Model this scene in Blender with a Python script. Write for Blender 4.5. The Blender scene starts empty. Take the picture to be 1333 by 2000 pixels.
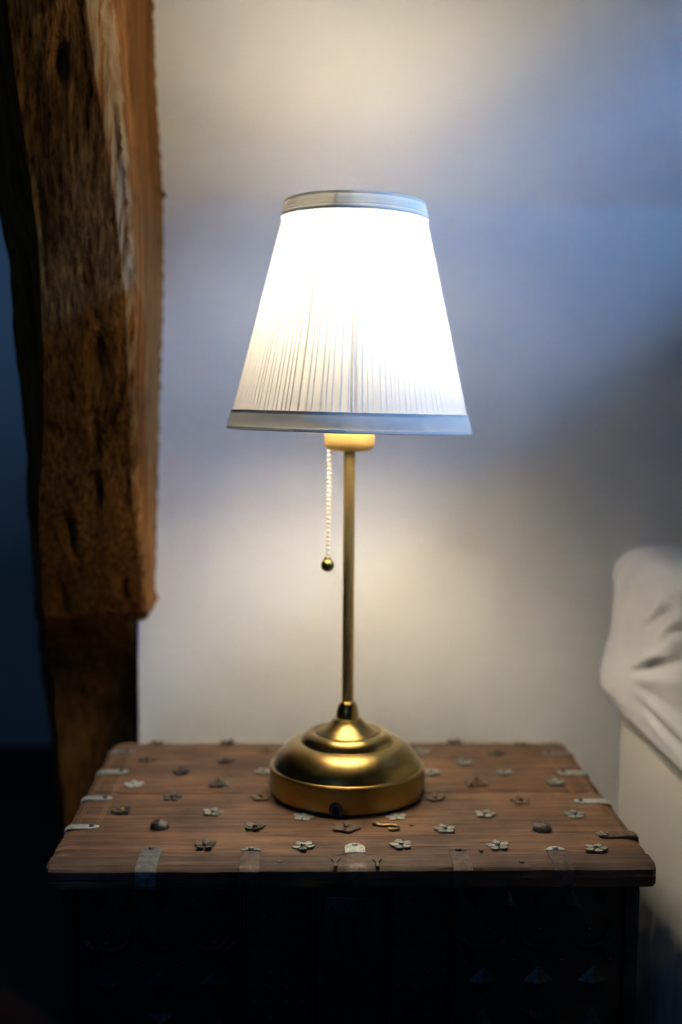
import bpy, bmesh, math, random
from mathutils import Vector, Matrix, noise

random.seed(7)
C = bpy.context.scene.collection
SC = bpy.context.scene
PI = math.pi

# ------------------------------------------------------------------ camera
cam_d = bpy.data.cameras.new('camera')
cam = bpy.data.objects.new('camera', cam_d)
C.objects.link(cam)
SC.camera = cam
pitch, yaw, roll = math.atan(205 / 2225), math.radians(1.88), math.radians(0.45)
cam.matrix_world = (Matrix.Translation((0, 0, 0.757)) @ Matrix.Rotation(-yaw, 4, 'Z')
                    @ Matrix.Rotation(PI / 2 - pitch, 4, 'X') @ Matrix.Rotation(roll, 4, 'Z'))
cam_d.sensor_fit = 'VERTICAL'
cam_d.sensor_height = 36.0
cam_d.lens = 2225 / 2000 * 36.0
cam_d.clip_start = 0.05
cam_d.dof.use_dof = True
cam_d.dof.focus_distance = 0.915
cam_d.dof.aperture_fstop = 2.2

# ------------------------------------------------------------------ view, sky, daylight
SC.view_settings.view_transform = 'Standard'
SC.view_settings.look = 'None'
SC.view_settings.gamma = 1.0
SC.view_settings.use_curve_mapping = False
SC.view_settings.exposure = 0.15
SC.cycles.max_bounces = 10
SC.cycles.diffuse_bounces = 6
SC.cycles.transmission_bounces = 8
SC.cycles.sample_clamp_indirect = 0.0

world = bpy.data.worlds.new('dusk sky')
SC.world = world
world.use_nodes = True
wn = world.node_tree
wn.nodes['Background'].inputs[0].default_value = (0.16, 0.36, 0.85, 1)   # even blue dusk sky
wn.nodes['Background'].inputs[1].default_value = 0.25


def area(name, loc, target, size, size_y, power, color):
    d = bpy.data.lights.new(name, 'AREA')
    d.shape = 'RECTANGLE'
    d.size, d.size_y, d.energy, d.color = size, size_y, power, color
    o = bpy.data.objects.new(name, d)
    o.location = loc
    o.rotation_euler = (Vector(target) - Vector(loc)).to_track_quat('-Z', 'Y').to_euler()
    C.objects.link(o)
    return o


SKY = (0.20, 0.48, 1.0)
# blue dusk daylight falling through the small high window in the right wall
area('sky_light_right', (3.25, 0.25, 2.78), (0.30, 1.11, 0.93), 0.5, 0.5, 440, SKY)
# blue dusk daylight at the window in the rear wall, left of the camera
area('sky_light_rear', (-1.15, -2.62, 1.5), (-0.7, 1.2, 0.8), 0.9, 1.1, 4.0, SKY)
# the same daylight through the window of the space behind the back wall
area('sky_light_far', (3.3, 1.38, 2.55), (-0.7, 2.5, 1.05), 0.5, 0.5, 75, SKY)

BULB = 110.0           # strength of the glowing bulb in the table lamp


# ------------------------------------------------------------------ materials
def new_mat(name):
    m = bpy.data.materials.new(name)
    m.use_nodes = True
    nt = m.node_tree
    return m, nt, nt.nodes['Principled BSDF']


def N(nt, kind, **kw):
    n = nt.nodes.new(kind)
    for k, v in kw.items():
        if k in n.inputs.keys():
            n.inputs[k].default_value = v
        else:
            setattr(n, k, v)
    return n


def coord(nt, scale=(1, 1, 1)):
    tc = N(nt, 'ShaderNodeTexCoord')
    mp = N(nt, 'ShaderNodeMapping')
    mp.inputs['Scale'].default_value = scale
    nt.links.new(tc.outputs['Object'], mp.inputs['Vector'])
    return mp.outputs['Vector']


def ramp(nt, fac, stops):
    r = N(nt, 'ShaderNodeValToRGB')
    e = r.color_ramp.elements
    while len(e) < len(stops):
        e.new(0.5)
    for el, (p, c) in zip(e, stops):
        el.position = p
        el.color = (*c, 1)
    nt.links.new(fac, r.inputs['Fac'])
    return r.outputs['Color']


def mixc(nt, fac, a, b, mode='MIX'):
    m = N(nt, 'ShaderNodeMix', data_type='RGBA', blend_type=mode)
    if isinstance(fac, float):
        m.inputs[0].default_value = fac
    else:
        nt.links.new(fac, m.inputs[0])
    for i, v in ((6, a), (7, b)):
        if isinstance(v, tuple):
            m.inputs[i].default_value = (*v, 1)
        else:
            nt.links.new(v, m.inputs[i])
    return m.outputs[2]


def bump(nt, bs, height, dist, strength=1.0):
    b = N(nt, 'ShaderNodeBump')
    b.inputs['Strength'].default_value = strength
    b.inputs['Distance'].default_value = dist
    nt.links.new(height, b.inputs['Height'])
    nt.links.new(b.outputs['Normal'], bs.inputs['Normal'])


def wood(name, scale, stops, rough=0.6, bumpd=0.0006, mottled=None, spec=0.3):
    """grain stretched along the axis whose scale is small"""
    m, nt, bs = new_mat(name)
    v = coord(nt, scale)
    n1 = N(nt, 'ShaderNodeTexNoise', Scale=1.0, Detail=8.0, Roughness=0.65, Distortion=0.6)
    nt.links.new(v, n1.inputs['Vector'])
    col = ramp(nt, n1.outputs['Fac'], stops)
    v2 = coord(nt, (18, 18, 18))
    n2 = N(nt, 'ShaderNodeTexNoise', Scale=1.0, Detail=5.0, Roughness=0.6)
    nt.links.new(v2, n2.inputs['Vector'])
    dark = ramp(nt, n2.outputs['Fac'], mottled or [(0.3, (0.45, 0.42, 0.4)), (0.65, (1, 1, 1))])
    col = mixc(nt, 0.8, col, dark, 'MULTIPLY')
    nt.links.new(col, bs.inputs['Base Color'])
    bs.inputs['Roughness'].default_value = rough
    bs.inputs['Specular IOR Level'].default_value = spec
    bump(nt, bs, n1.outputs['Fac'], bumpd)
    return m


def metal(name, c1, c2, rough, metallic=0.8, scale=250, bumpd=0.0003):
    m, nt, bs = new_mat(name)
    n1 = N(nt, 'ShaderNodeTexNoise', Scale=1.0, Detail=5.0, Roughness=0.65)
    nt.links.new(coord(nt, (scale,) * 3), n1.inputs['Vector'])
    nt.links.new(ramp(nt, n1.outputs['Fac'], [(0.35, c1), (0.65, c2)]), bs.inputs['Base Color'])
    bs.inputs['Metallic'].default_value = metallic
    bs.inputs['Roughness'].default_value = rough
    if bumpd:
        bump(nt, bs, n1.outputs['Fac'], bumpd)
    return m


def cloth(name, color, bumpd=0.0004, rough=0.9, weave=900.0):
    m, nt, bs = new_mat(name)
    n1 = N(nt, 'ShaderNodeTexNoise', Scale=1.0, Detail=3.0)
    nt.links.new(coord(nt, (weave,) * 3), n1.inputs['Vector'])
    bs.inputs['Base Color'].default_value = (*color, 1)
    bs.inputs['Roughness'].default_value = rough
    bs.inputs['Specular IOR Level'].default_value = 0.15
    bs.inputs['Sheen Weight'].default_value = 0.15
    bump(nt, bs, n1.outputs['Fac'], bumpd, 0.5)
    return m


M = {}


def plaster():
    m, nt, bs = new_mat('white plaster')
    v = coord(nt, (1, 1, 1))
    n1 = N(nt, 'ShaderNodeTexNoise', Scale=26.0, Detail=6.0, Roughness=0.6)
    n2 = N(nt, 'ShaderNodeTexNoise', Scale=4.0, Detail=3.0, Roughness=0.5)
    nt.links.new(v, n1.inputs['Vector'])
    nt.links.new(v, n2.inputs['Vector'])
    col = ramp(nt, n2.outputs['Fac'], [(0.3, (0.75, 0.745, 0.74)), (0.7, (0.81, 0.805, 0.80))])
    nt.links.new(col, bs.inputs['Base Color'])
    bs.inputs['Roughness'].default_value = 0.85
    bs.inputs['Specular IOR Level'].default_value = 0.2
    bump(nt, bs, n1.outputs['Fac'], 0.0016, 0.6)
    return m


M['plaster'] = plaster()
M['dark_wall'] = cloth('grey painted far wall', (0.45, 0.46, 0.48), 0.0006, 0.9, 40)
M['room_wall'] = cloth('dim brown room wall', (0.20, 0.18, 0.16), 0.0006, 0.9, 40)
M['floor'] = wood('dark stained floorboards', (3, 40, 10),
                  [(0.3, (0.020, 0.008, 0.004)), (0.7, (0.060, 0.024, 0.012))], 0.5, 0.0008)
M['ceiling'] = cloth('pale ceiling boards', (0.55, 0.52, 0.47), 0.0006, 0.9, 30)
M['post'] = None


def post_mat():
    m, nt, bs = new_mat('old oak post')
    fine = N(nt, 'ShaderNodeTexNoise', Scale=1.0, Detail=9.0, Roughness=0.7, Distortion=0.4)
    nt.links.new(coord(nt, (270, 270, 3.2)), fine.inputs['Vector'])
    wide = N(nt, 'ShaderNodeTexNoise', Scale=1.0, Detail=5.0, Roughness=0.6, Distortion=0.8)
    nt.links.new(coord(nt, (46, 46, 2.2)), wide.inputs['Vector'])
    spots = N(nt, 'ShaderNodeTexNoise', Scale=1.0, Detail=4.0, Roughness=0.6)
    nt.links.new(coord(nt, (80, 80, 14)), spots.inputs['Vector'])
    c1 = ramp(nt, fine.outputs['Fac'], [(0.34, (0.060, 0.022, 0.006)), (0.50, (0.29, 0.122, 0.030)),
                                        (0.68, (0.52, 0.255, 0.075))])
    c2 = ramp(nt, wide.outputs['Fac'], [(0.3, (0.50, 0.45, 0.42)), (0.7, (1.0, 1.0, 1.0))])
    c3 = ramp(nt, spots.outputs['Fac'], [(0.30, (0.15, 0.12, 0.10)), (0.40, (1, 1, 1))])
    col = mixc(nt, 0.9, c1, c2, 'MULTIPLY')
    col = mixc(nt, 0.85, col, c3, 'MULTIPLY')
    # pale worn wood along the arris, with the lamp's highlight there painted in
    at = N(nt, 'ShaderNodeAttribute', attribute_name='wane')
    col = mixc(nt, at.outputs['Fac'], col, (0.40, 0.29, 0.17))
    nt.links.new(col, bs.inputs['Base Color'])
    bs.inputs['Roughness'].default_value = 0.8
    bs.inputs['Specular IOR Level'].default_value = 0.08
    ad = N(nt, 'ShaderNodeMath', operation='ADD')
    nt.links.new(fine.outputs['Fac'], ad.inputs[0])
    nt.links.new(wide.outputs['Fac'], ad.inputs[1])
    bump(nt, bs, ad.outputs[0], 0.0022, 0.9)
    return m


M['post'] = post_mat()
M['lid_wood'] = wood('worn brown lid wood', (9, 140, 140),
                     [(0.30, (0.040, 0.020, 0.010)), (0.5, (0.150, 0.081, 0.043)), (0.72, (0.265, 0.155, 0.088))],
                     0.55, 0.0012, [(0.30, (0.34, 0.29, 0.26)), (0.48, (0.80, 0.78, 0.76)), (0.66, (1.12, 1.08, 1.02))], 0.35)
M['batten_wood'] = wood('worn dark batten wood', (9, 150, 150),
                        [(0.28, (0.035, 0.020, 0.013)), (0.5, (0.105, 0.065, 0.043)), (0.78, (0.22, 0.150, 0.105))],
                        0.6, 0.0010, [(0.33, (0.40, 0.36, 0.34)), (0.62, (1, 1, 1))])
M['dimmed_wood'] = wood('carved wood darkened for shade', (20, 90, 90),
                       [(0.3, (0.006, 0.006, 0.007)), (0.7, (0.022, 0.020, 0.020))], 0.55, 0.0005)  # the front's lack of light is put into this near-black colour
M['inlay'] = wood('pale scribed line', (30, 30, 30), [(0.3, (0.16, 0.09, 0.045)), (0.7, (0.34, 0.21, 0.11))], 0.6, 0.0002)
M['tin'] = metal('weathered tin', (0.13, 0.135, 0.115), (0.36, 0.375, 0.33), 0.5, 0.55)
M['strap_tin'] = metal('blue grey strap tin', (0.10, 0.105, 0.115), (0.24, 0.25, 0.26), 0.45, 0.7, 180)
M['pale_tin'] = metal('pale weathered tin', (0.28, 0.31, 0.29), (0.54, 0.58, 0.54), 0.5, 0.5)
M['dark_tin'] = metal('dark tarnished tin', (0.05, 0.042, 0.035), (0.15, 0.135, 0.11), 0.5, 0.6)
M['rust_tin'] = metal('brown rusted tin', (0.075, 0.05, 0.032), (0.20, 0.145, 0.095), 0.6, 0.5)
M['black_tin'] = metal('near-black tin', (0.02, 0.022, 0.028), (0.06, 0.064, 0.075), 0.4, 0.7)  # near-black tone for the bosses and lock plate of the front
M['hook_brass'] = metal('aged hook brass', (0.22, 0.15, 0.05), (0.50, 0.38, 0.16), 0.35, 0.9)
M['gold'] = metal('bright brass rivet', (0.55, 0.36, 0.09), (0.75, 0.52, 0.16), 0.35, 0.9)


def brass(name, col, rough, met=1.0):
    m, nt, bs = new_mat(name)
    n1 = N(nt, 'ShaderNodeTexNoise', Scale=1.0, Detail=4.0, Roughness=0.7)
    nt.links.new(coord(nt, (60, 60, 900)), n1.inputs['Vector'])
    nt.links.new(ramp(nt, n1.outputs['Fac'], [(0.3, tuple(c * 0.86 for c in col)), (0.7, col)]), bs.inputs['Base Color'])
    bs.inputs['Metallic'].default_value = met
    bs.inputs['Roughness'].default_value = rough
    bump(nt, bs, n1.outputs['Fac'], 0.00004, 0.6)
    return m


M['brass'] = brass('antique brushed brass', (0.37, 0.255, 0.085), 0.29)
M['stem_brass'] = brass('satin stem brass', (0.50, 0.36, 0.14), 0.48, 0.9)
M['cup_brass'] = brass('satin brass cup', (0.66, 0.45, 0.15), 0.5, 0.85)
M['chain'] = brass('pale chain brass', (0.92, 0.84, 0.62), 0.5, 0.15)
M['chain_link'] = brass('dark chain link', (0.35, 0.26, 0.12), 0.5, 0.8)
M['grey_plastic'] = cloth('grey plastic bush', (0.10, 0.11, 0.13), 0.0, 0.4)
M['socket_in'] = cloth('white lamp holder', (0.7, 0.68, 0.62), 0.0, 0.5)
M['sheet'] = cloth('white jersey sheet', (0.53, 0.53, 0.545), 0.0006, 0.95, 1400.0)
M['base_cloth'] = cloth('cream bed base cloth', (0.56, 0.53, 0.485), 0.0004, 0.95, 1100.0)
M['bed_leg'] = cloth('black plastic foot', (0.03, 0.03, 0.03), 0.0, 0.5)
M['frame_paint'] = cloth('white window paint', (0.6, 0.6, 0.6), 0.0, 0.5)


def shade_mat(name, trans, tint, use_fold=True):
    m, nt, bs = new_mat(name)
    nt.nodes.remove(bs)
    out = nt.nodes['Material Output']
    d = N(nt, 'ShaderNodeBsdfDiffuse')
    t = N(nt, 'ShaderNodeBsdfTranslucent')
    d.inputs['Color'].default_value = (*tint, 1)
    t.inputs['Color'].default_value = (*tint, 1)
    mx = N(nt, 'ShaderNodeMixShader')
    if use_fold:                                   # doubled cloth where a pleat laps over passes less light
        at = N(nt, 'ShaderNodeAttribute', attribute_name='fold')
        mr = N(nt, 'ShaderNodeMapRange')
        mr.inputs['To Min'].default_value = trans
        mr.inputs['To Max'].default_value = trans * 0.26
        nt.links.new(at.outputs['Fac'], mr.inputs['Value'])
        nt.links.new(mr.outputs['Result'], mx.inputs[0])
    else:                                          # tape: 'fold' counts how many layers are sewn over one another
        n1 = N(nt, 'ShaderNodeTexNoise', Scale=1.0, Detail=3.0)
        nt.links.new(coord(nt, (150, 150, 6)), n1.inputs['Vector'])
        mr = N(nt, 'ShaderNodeMapRange')
        mr.inputs['From Min'].default_value, mr.inputs['From Max'].default_value = 0.3, 0.7
        mr.inputs['To Min'].default_value, mr.inputs['To Max'].default_value = trans * 0.55, trans * 1.45
        nt.links.new(n1.outputs['Fac'], mr.inputs['Value'])
        at = N(nt, 'ShaderNodeAttribute', attribute_name='fold')
        mu = N(nt, 'ShaderNodeMath', operation='MULTIPLY')
        nt.links.new(mr.outputs['Result'], mu.inputs[0])
        nt.links.new(at.outputs['Fac'], mu.inputs[1])
        nt.links.new(mu.outputs[0], mx.inputs[0])
    nt.links.new(d.outputs[0], mx.inputs[1])
    nt.links.new(t.outputs[0], mx.inputs[2])
    nt.links.new(mx.outputs[0], out.inputs['Surface'])
    return m


M['shade'] = shade_mat('white pleated voile', 0.106, (0.87, 0.865, 0.84))
M['trim'] = shade_mat('white binding tape', 0.042, (0.80, 0.80, 0.78), False)
M['top_trim'] = shade_mat('white doubled binding tape', 0.020, (0.80, 0.77, 0.68), False)
mb, nt, bs = new_mat('glowing bulb')
bs.inputs['Base Color'].default_value = (0.9, 0.9, 0.9, 1)
bs.inputs['Emission Color'].default_value = (1.0, 0.865, 0.67, 1)
bs.inputs['Emission Strength'].default_value = BULB
M['bulb'] = mb


# ------------------------------------------------------------------ mesh helpers
def obj(name, bm, mat, parent=None, smooth=True, angle=35):
    me = bpy.data.meshes.new(name)
    bm.normal_update()
    bm.to_mesh(me)
    bm.free()
    if mat:
        me.materials.append(mat)
    if smooth:
        me.polygons.foreach_set('use_smooth', [True] * len(me.polygons))
        me.set_sharp_from_angle(angle=math.radians(angle))
    o = bpy.data.objects.new(name, me)
    C.objects.link(o)
    if parent:
        o.parent = parent
    return o


def thing(name, label, cat, loc=(0, 0, 0)):
    o = bpy.data.objects.new(name, None)
    o.empty_display_size = 0.05
    o.location = loc
    o['label'] = label
    o['category'] = cat
    C.objects.link(o)
    return o


def box(bm, x0, x1, y0, y1, z0, z1, bev=0.0, seg=2):
    r = bmesh.ops.create_cube(bm, size=1)
    vs = r['verts']
    for v in vs:
        v.co = Vector((x0 + (v.co.x + .5) * (x1 - x0), y0 + (v.co.y + .5) * (y1 - y0), z0 + (v.co.z + .5) * (z1 - z0)))
    if bev:
        es = list({e for v in vs for e in v.link_edges})
        bmesh.ops.bevel(bm, geom=es, offset=bev, segments=seg, affect='EDGES', profile=0.5)
    return bm


def lathe(bm, prof, seg=96, center=(0, 0)):
    rings = []
    for r, z in prof:
        if r < 1e-6:
            rings.append([bm.verts.new((center[0], center[1], z))])
        else:
            rings.append([bm.verts.new((center[0] + r * math.cos(2 * PI * i / seg), center[1] + r * math.sin(2 * PI * i / seg), z))
                          for i in range(seg)])
    for a, b in zip(rings, rings[1:]):
        for i in range(seg):
            j = (i + 1) % seg
            if len(a) == 1 and len(b) == 1:
                continue
            if len(a) == 1:
                bm.faces.new((a[0], b[j], b[i]))
            elif len(b) == 1:
                bm.faces.new((a[i], a[j], b[0]))
            else:
                bm.faces.new((a[i], a[j], b[j], b[i]))
    bmesh.ops.recalc_face_normals(bm, faces=bm.faces)
    return bm


def tube(bm, pts, rad, seg=10):
    pts = [Vector(p) for p in pts]
    rings = []
    for i, p in enumerate(pts):
        d = (pts[min(i + 1, len(pts) - 1)] - pts[max(i - 1, 0)]).normalized()
        up = Vector((0, 0, 1)) if abs(d.z) < 0.9 else Vector((1, 0, 0))
        a = d.cross(up).normalized()
        b = d.cross(a).normalized()
        r = rad[i] if isinstance(rad, (list, tuple)) else rad
        rings.append([bm.verts.new(p + a * r * math.cos(2 * PI * k / seg) + b * r * math.sin(2 * PI * k / seg)) for k in range(seg)])
    for a, b in zip(rings, rings[1:]):
        for k in range(seg):
            bm.faces.new((a[k], a[(k + 1) % seg], b[(k + 1) % seg], b[k]))
    bm.faces.new(rings[0][::-1])
    bm.faces.new(rings[-1])
    bmesh.ops.recalc_face_normals(bm, faces=bm.faces)
    return bm


def smooth_path(pts, n=6):
    """Catmull-Rom"""
    P = [Vector(p) for p in pts]
    P = [2 * P[0] - P[1]] + P + [2 * P[-1] - P[-2]]
    out = []
    for i in range(1, len(P) - 2):
        for k in range(n):
            t = k / n
            p0, p1, p2, p3 = P[i - 1:i + 3]
            out.append(0.5 * (2 * p1 + (p2 - p0) * t + (2 * p0 - 5 * p1 + 4 * p2 - p3) * t * t + (3 * p1 - p0 - 3 * p2 + p3) * t ** 3))
    out.append(P[-2])
    return out


def structure(name, bm, mat, smooth=False):
    o = obj(name, bm, mat, None, smooth)
    o['kind'] = 'structure'
    return o


def interp(t, xs, ys):
    if t <= xs[0]:
        return ys[0]
    for i in range(len(xs) - 1):
        if t <= xs[i + 1]:
            f = (t - xs[i]) / (xs[i + 1] - xs[i])
            return ys[i] + f * (ys[i + 1] - ys[i])
    return ys[-1]


# ------------------------------------------------------------------ the room
ZB, SLOPE = 0.978, math.tan(math.radians(9))     # above ZB the back wall leans into the attic room
XR, YF, XL, YR, ZC = 1.35, 2.50, -2.2, -2.5, 2.4

bm = bmesh.new()
box(bm, XL - .1, XR + .3, YR - .1, YF + .1, -0.1, 0.0)
structure('floor', bm, M['floor'])
bm = bmesh.new()
box(bm, XL - .1, XR + .3, YR - .1, YF + .1, ZC, ZC + .1)
structure('ceiling', bm, M['ceiling'])

# back wall: upright below, leaning above; a gently uneven plaster face
bm = bmesh.new()
xs = [-0.1845 + (XR + 0.1845) * i / 60 for i in range(61)]
zs = [0.0, .1, .2, .3, .4, .5, .6, .7, .8, .86, .92, .94, .96, ZB - .008, ZB - .003, ZB, ZB + .003, ZB + .008, 1.02, 1.06, 1.1, 1.15, 1.2, 1.3, 1.5, 1.8, 2.1, ZC]
g = []
for z in zs:
    y = 1.26 - max(0.0, z - ZB) * SLOPE
    row = []
    for x in xs:
        w = 0.0012 * noise.noise(Vector((x * 5, z * 5, 0.3)))
        row.append(bm.verts.new((x, y + w, z)))
    g.append(row)
for a, b in zip(g, g[1:]):
    for i in range(60):
        bm.faces.new((a[i], a[i + 1], b[i + 1], b[i]))
bk = [bm.verts.new((x, 1.41, z)) for x, z in ((-0.1845, 0), (XR, 0), (XR, ZC), (-0.1845, ZC))]
bm.faces.new((bk[1], bk[0], bk[3], bk[2]))
bm.faces.new([r[0] for r in g][::-1] + [bk[0], bk[3]][::1])
bm.faces.new([r[-1] for r in g] + [bk[2], bk[1]])
bm.faces.new(g[0][::-1] + [bk[0], bk[1]])
bm.faces.new(g[-1] + [bk[2], bk[3]])
bmesh.ops.recalc_face_normals(bm, faces=bm.faces)
o = structure('wall_back', bm, M['plaster'], True)

bm = bmesh.new()
box(bm, XL - .1, XR + .3, YF, YF + .1, 0, ZC)
structure('wall_far', bm, M['dark_wall'])
bm = bmesh.new()
box(bm, XL - .1, XL, YR, YF, 0, ZC)
structure('wall_left', bm, M['room_wall'])


def wall_with_hole(name, axis, p0, p1, a0, a1, ha0, ha1, hz0, hz1, mat):
    """a wall slab p0..p1 thick along axis, a0..a1 long, with one window opening"""
    bm = bmesh.new()
    for s0, s1, z0, z1 in ((a0, ha0, 0, ZC), (ha1, a1, 0, ZC), (ha0, ha1, 0, hz0), (ha0, ha1, hz1, ZC)):
        if axis == 'x':
            box(bm, p0, p1, s0, s1, z0, z1)
        else:
            box(bm, s0, s1, p0, p1, z0, z1)
    return structure(name, bm, mat)


bm = bmesh.new()
for y0, y1, z0, z1 in ((YR, .42, 0, ZC), (.42, 1.12, 0, 1.57), (.42, 1.12, 1.76, ZC), (1.12, 1.60, 0, ZC), (1.60, 2.25, 0, 1.62),
                       (1.60, 2.25, 2.15, ZC), (2.25, YF, 0, ZC)):
    box(bm, XR, XR + .18, y0, y1, z0, z1)
structure('wall_right', bm, M['room_wall'])
wall_with_hole('wall_rear', 'y', YR - .1, YR, XL, XR, -1.65, -0.65, 0.9, 2.05, M['room_wall'])
bm = bmesh.new()
for a in ((XR + .12, XR + .15, 0.42, 0.45, 1.57, 1.76), (XR + .12, XR + .15, 1.09, 1.12, 1.57, 1.76),
          (XR + .12, XR + .15, 0.45, 1.09, 1.57, 1.585), (XR + .12, XR + .15, 0.45, 1.09, 1.745, 1.76)):
    box(bm, *a)
structure('window_1', bm, M['frame_paint'])
bm = bmesh.new()
for a in ((-1.65, -1.60, YR - .07, YR - .03, .9, 2.05), (-.70, -.65, YR - .07, YR - .03, .9, 2.05),
          (-1.60, -.70, YR - .07, YR - .03, .9, .95), (-1.60, -.70, YR - .07, YR - .03, 2.0, 2.05),
          (-1.17, -1.13, YR - .07, YR - .03, .95, 2.0)):
    box(bm, *a)
structure('window_2', bm, M['frame_paint'])
bm = bmesh.new()
for a in ((1.60, 1.63, 1.62, 2.15), (2.22, 2.25, 1.62, 2.15), (1.63, 2.22, 1.62, 1.65), (1.63, 2.22, 2.12, 2.15)):
    box(bm, XR + .12, XR + .15, *a)
structure('window_3', bm, M['frame_paint'])

# ------------------------------------------------------------------ timber post
# per height: z, left-back x y, left-front x y, arris x y, wall-side x y
ROWS = [
    (0.0000, -0.2976, 1.3900, -0.2797, 1.3330, -0.1895, 1.3250, -0.1895, 1.3450, -0.1895, 1.3900),
    (0.1000, -0.2962, 1.3900, -0.2783, 1.3330, -0.1895, 1.3250, -0.1895, 1.3450, -0.1895, 1.3900),
    (0.2000, -0.2972, 1.3893, -0.2769, 1.3330, -0.1895, 1.3250, -0.1895, 1.3450, -0.1895, 1.3900),
    (0.3000, -0.3061, 1.3864, -0.2853, 1.3300, -0.1895, 1.3221, -0.1895, 1.3421, -0.1895, 1.3900),
    (0.4000, -0.3139, 1.3717, -0.2924, 1.3187, -0.1895, 1.3112, -0.1895, 1.3312, -0.1895, 1.3900),
    (0.4500, -0.3150, 1.3551, -0.2941, 1.3050, -0.1895, 1.2975, -0.1895, 1.3175, -0.1895, 1.3900),
    (0.4900, -0.3097, 1.3209, -0.2899, 1.2743, -0.1895, 1.2679, -0.1895, 1.2879, -0.1895, 1.3900),
    (0.5050, -0.3057, 1.3002, -0.2878, 1.2604, -0.1895, 1.2544, -0.1895, 1.2850, -0.1895, 1.3900),
    (0.5150, -0.3019, 1.2819, -0.2847, 1.2443, -0.1895, 1.2404, -0.1895, 1.2850, -0.1895, 1.3900),
    (0.5220, -0.2992, 1.2688, -0.2819, 1.2308, -0.1895, 1.2273, -0.1895, 1.2850, -0.1895, 1.3900),
    (0.5290, -0.2982, 1.2625, -0.2791, 1.2171, -0.1677, 1.2140, -0.1669, 1.2585, -0.2005, 1.2585),
    (0.5350, -0.2979, 1.2594, -0.2767, 1.2052, -0.1664, 1.2024, -0.1668, 1.2585, -0.2005, 1.2585),
    (0.5500, -0.2971, 1.2516, -0.2754, 1.1959, -0.1655, 1.1926, -0.1663, 1.2585, -0.2005, 1.2585),
    (0.5800, -0.2956, 1.2358, -0.2728, 1.1771, -0.1640, 1.1762, -0.1645, 1.2585, -0.2005, 1.2585),
    (0.6200, -0.2919, 1.2140, -0.2672, 1.1512, -0.1629, 1.1535, -0.1633, 1.2585, -0.2005, 1.2585),
    (0.6600, -0.2886, 1.1952, -0.2604, 1.1265, -0.1623, 1.1321, -0.1621, 1.2585, -0.2005, 1.2585),
    (0.7000, -0.2867, 1.1823, -0.2536, 1.1096, -0.1620, 1.1186, -0.1607, 1.2585, -0.2005, 1.2585),
    (0.7500, -0.2857, 1.1656, -0.2476, 1.0919, -0.1605, 1.1011, -0.1598, 1.2585, -0.2005, 1.2585),
    (0.8000, -0.2864, 1.1532, -0.2442, 1.0785, -0.1601, 1.0878, -0.1572, 1.2585, -0.2005, 1.2585),
    (0.8500, -0.2869, 1.1405, -0.2415, 1.0649, -0.1584, 1.0744, -0.1551, 1.2585, -0.2005, 1.2585),
    (0.9000, -0.2871, 1.1274, -0.2403, 1.0508, -0.1590, 1.0605, -0.1540, 1.2585, -0.2005, 1.2585),
    (0.9500, -0.2910, 1.1143, -0.2429, 1.0382, -0.1599, 1.0477, -0.1538, 1.2585, -0.2005, 1.2585),
    (1.0000, -0.2915, 1.1061, -0.2472, 1.0293, -0.1630, 1.0389, -0.1550, 1.2550, -0.2005, 1.2550),
    (1.0500, -0.2921, 1.0977, -0.2516, 1.0202, -0.1674, 1.0299, -0.1568, 1.2471, -0.2005, 1.2471),
    (1.1000, -0.2925, 1.0891, -0.2547, 1.0106, -0.1717, 1.0206, -0.1581, 1.2392, -0.2005, 1.2392),
    (1.1500, -0.2923, 1.0767, -0.2568, 0.9935, -0.1751, 1.0043, -0.1589, 1.2313, -0.2005, 1.2313),
    (1.2000, -0.2914, 1.0606, -0.2588, 0.9755, -0.1783, 0.9866, -0.1594, 1.2233, -0.2005, 1.2233),
    (1.2500, -0.2903, 1.0437, -0.2598, 0.9610, -0.1810, 0.9700, -0.1596, 1.2154, -0.2005, 1.2154),
    (1.3000, -0.2891, 1.0350, -0.2587, 0.9610, -0.1803, 0.9700, -0.1598, 1.2075, -0.2005, 1.2075),
]


def post_at(z):
    zs_ = [r[0] for r in ROWS]
    return [interp(z, zs_, [r[k] for r in ROWS]) for k in range(1, 11)]


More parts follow.
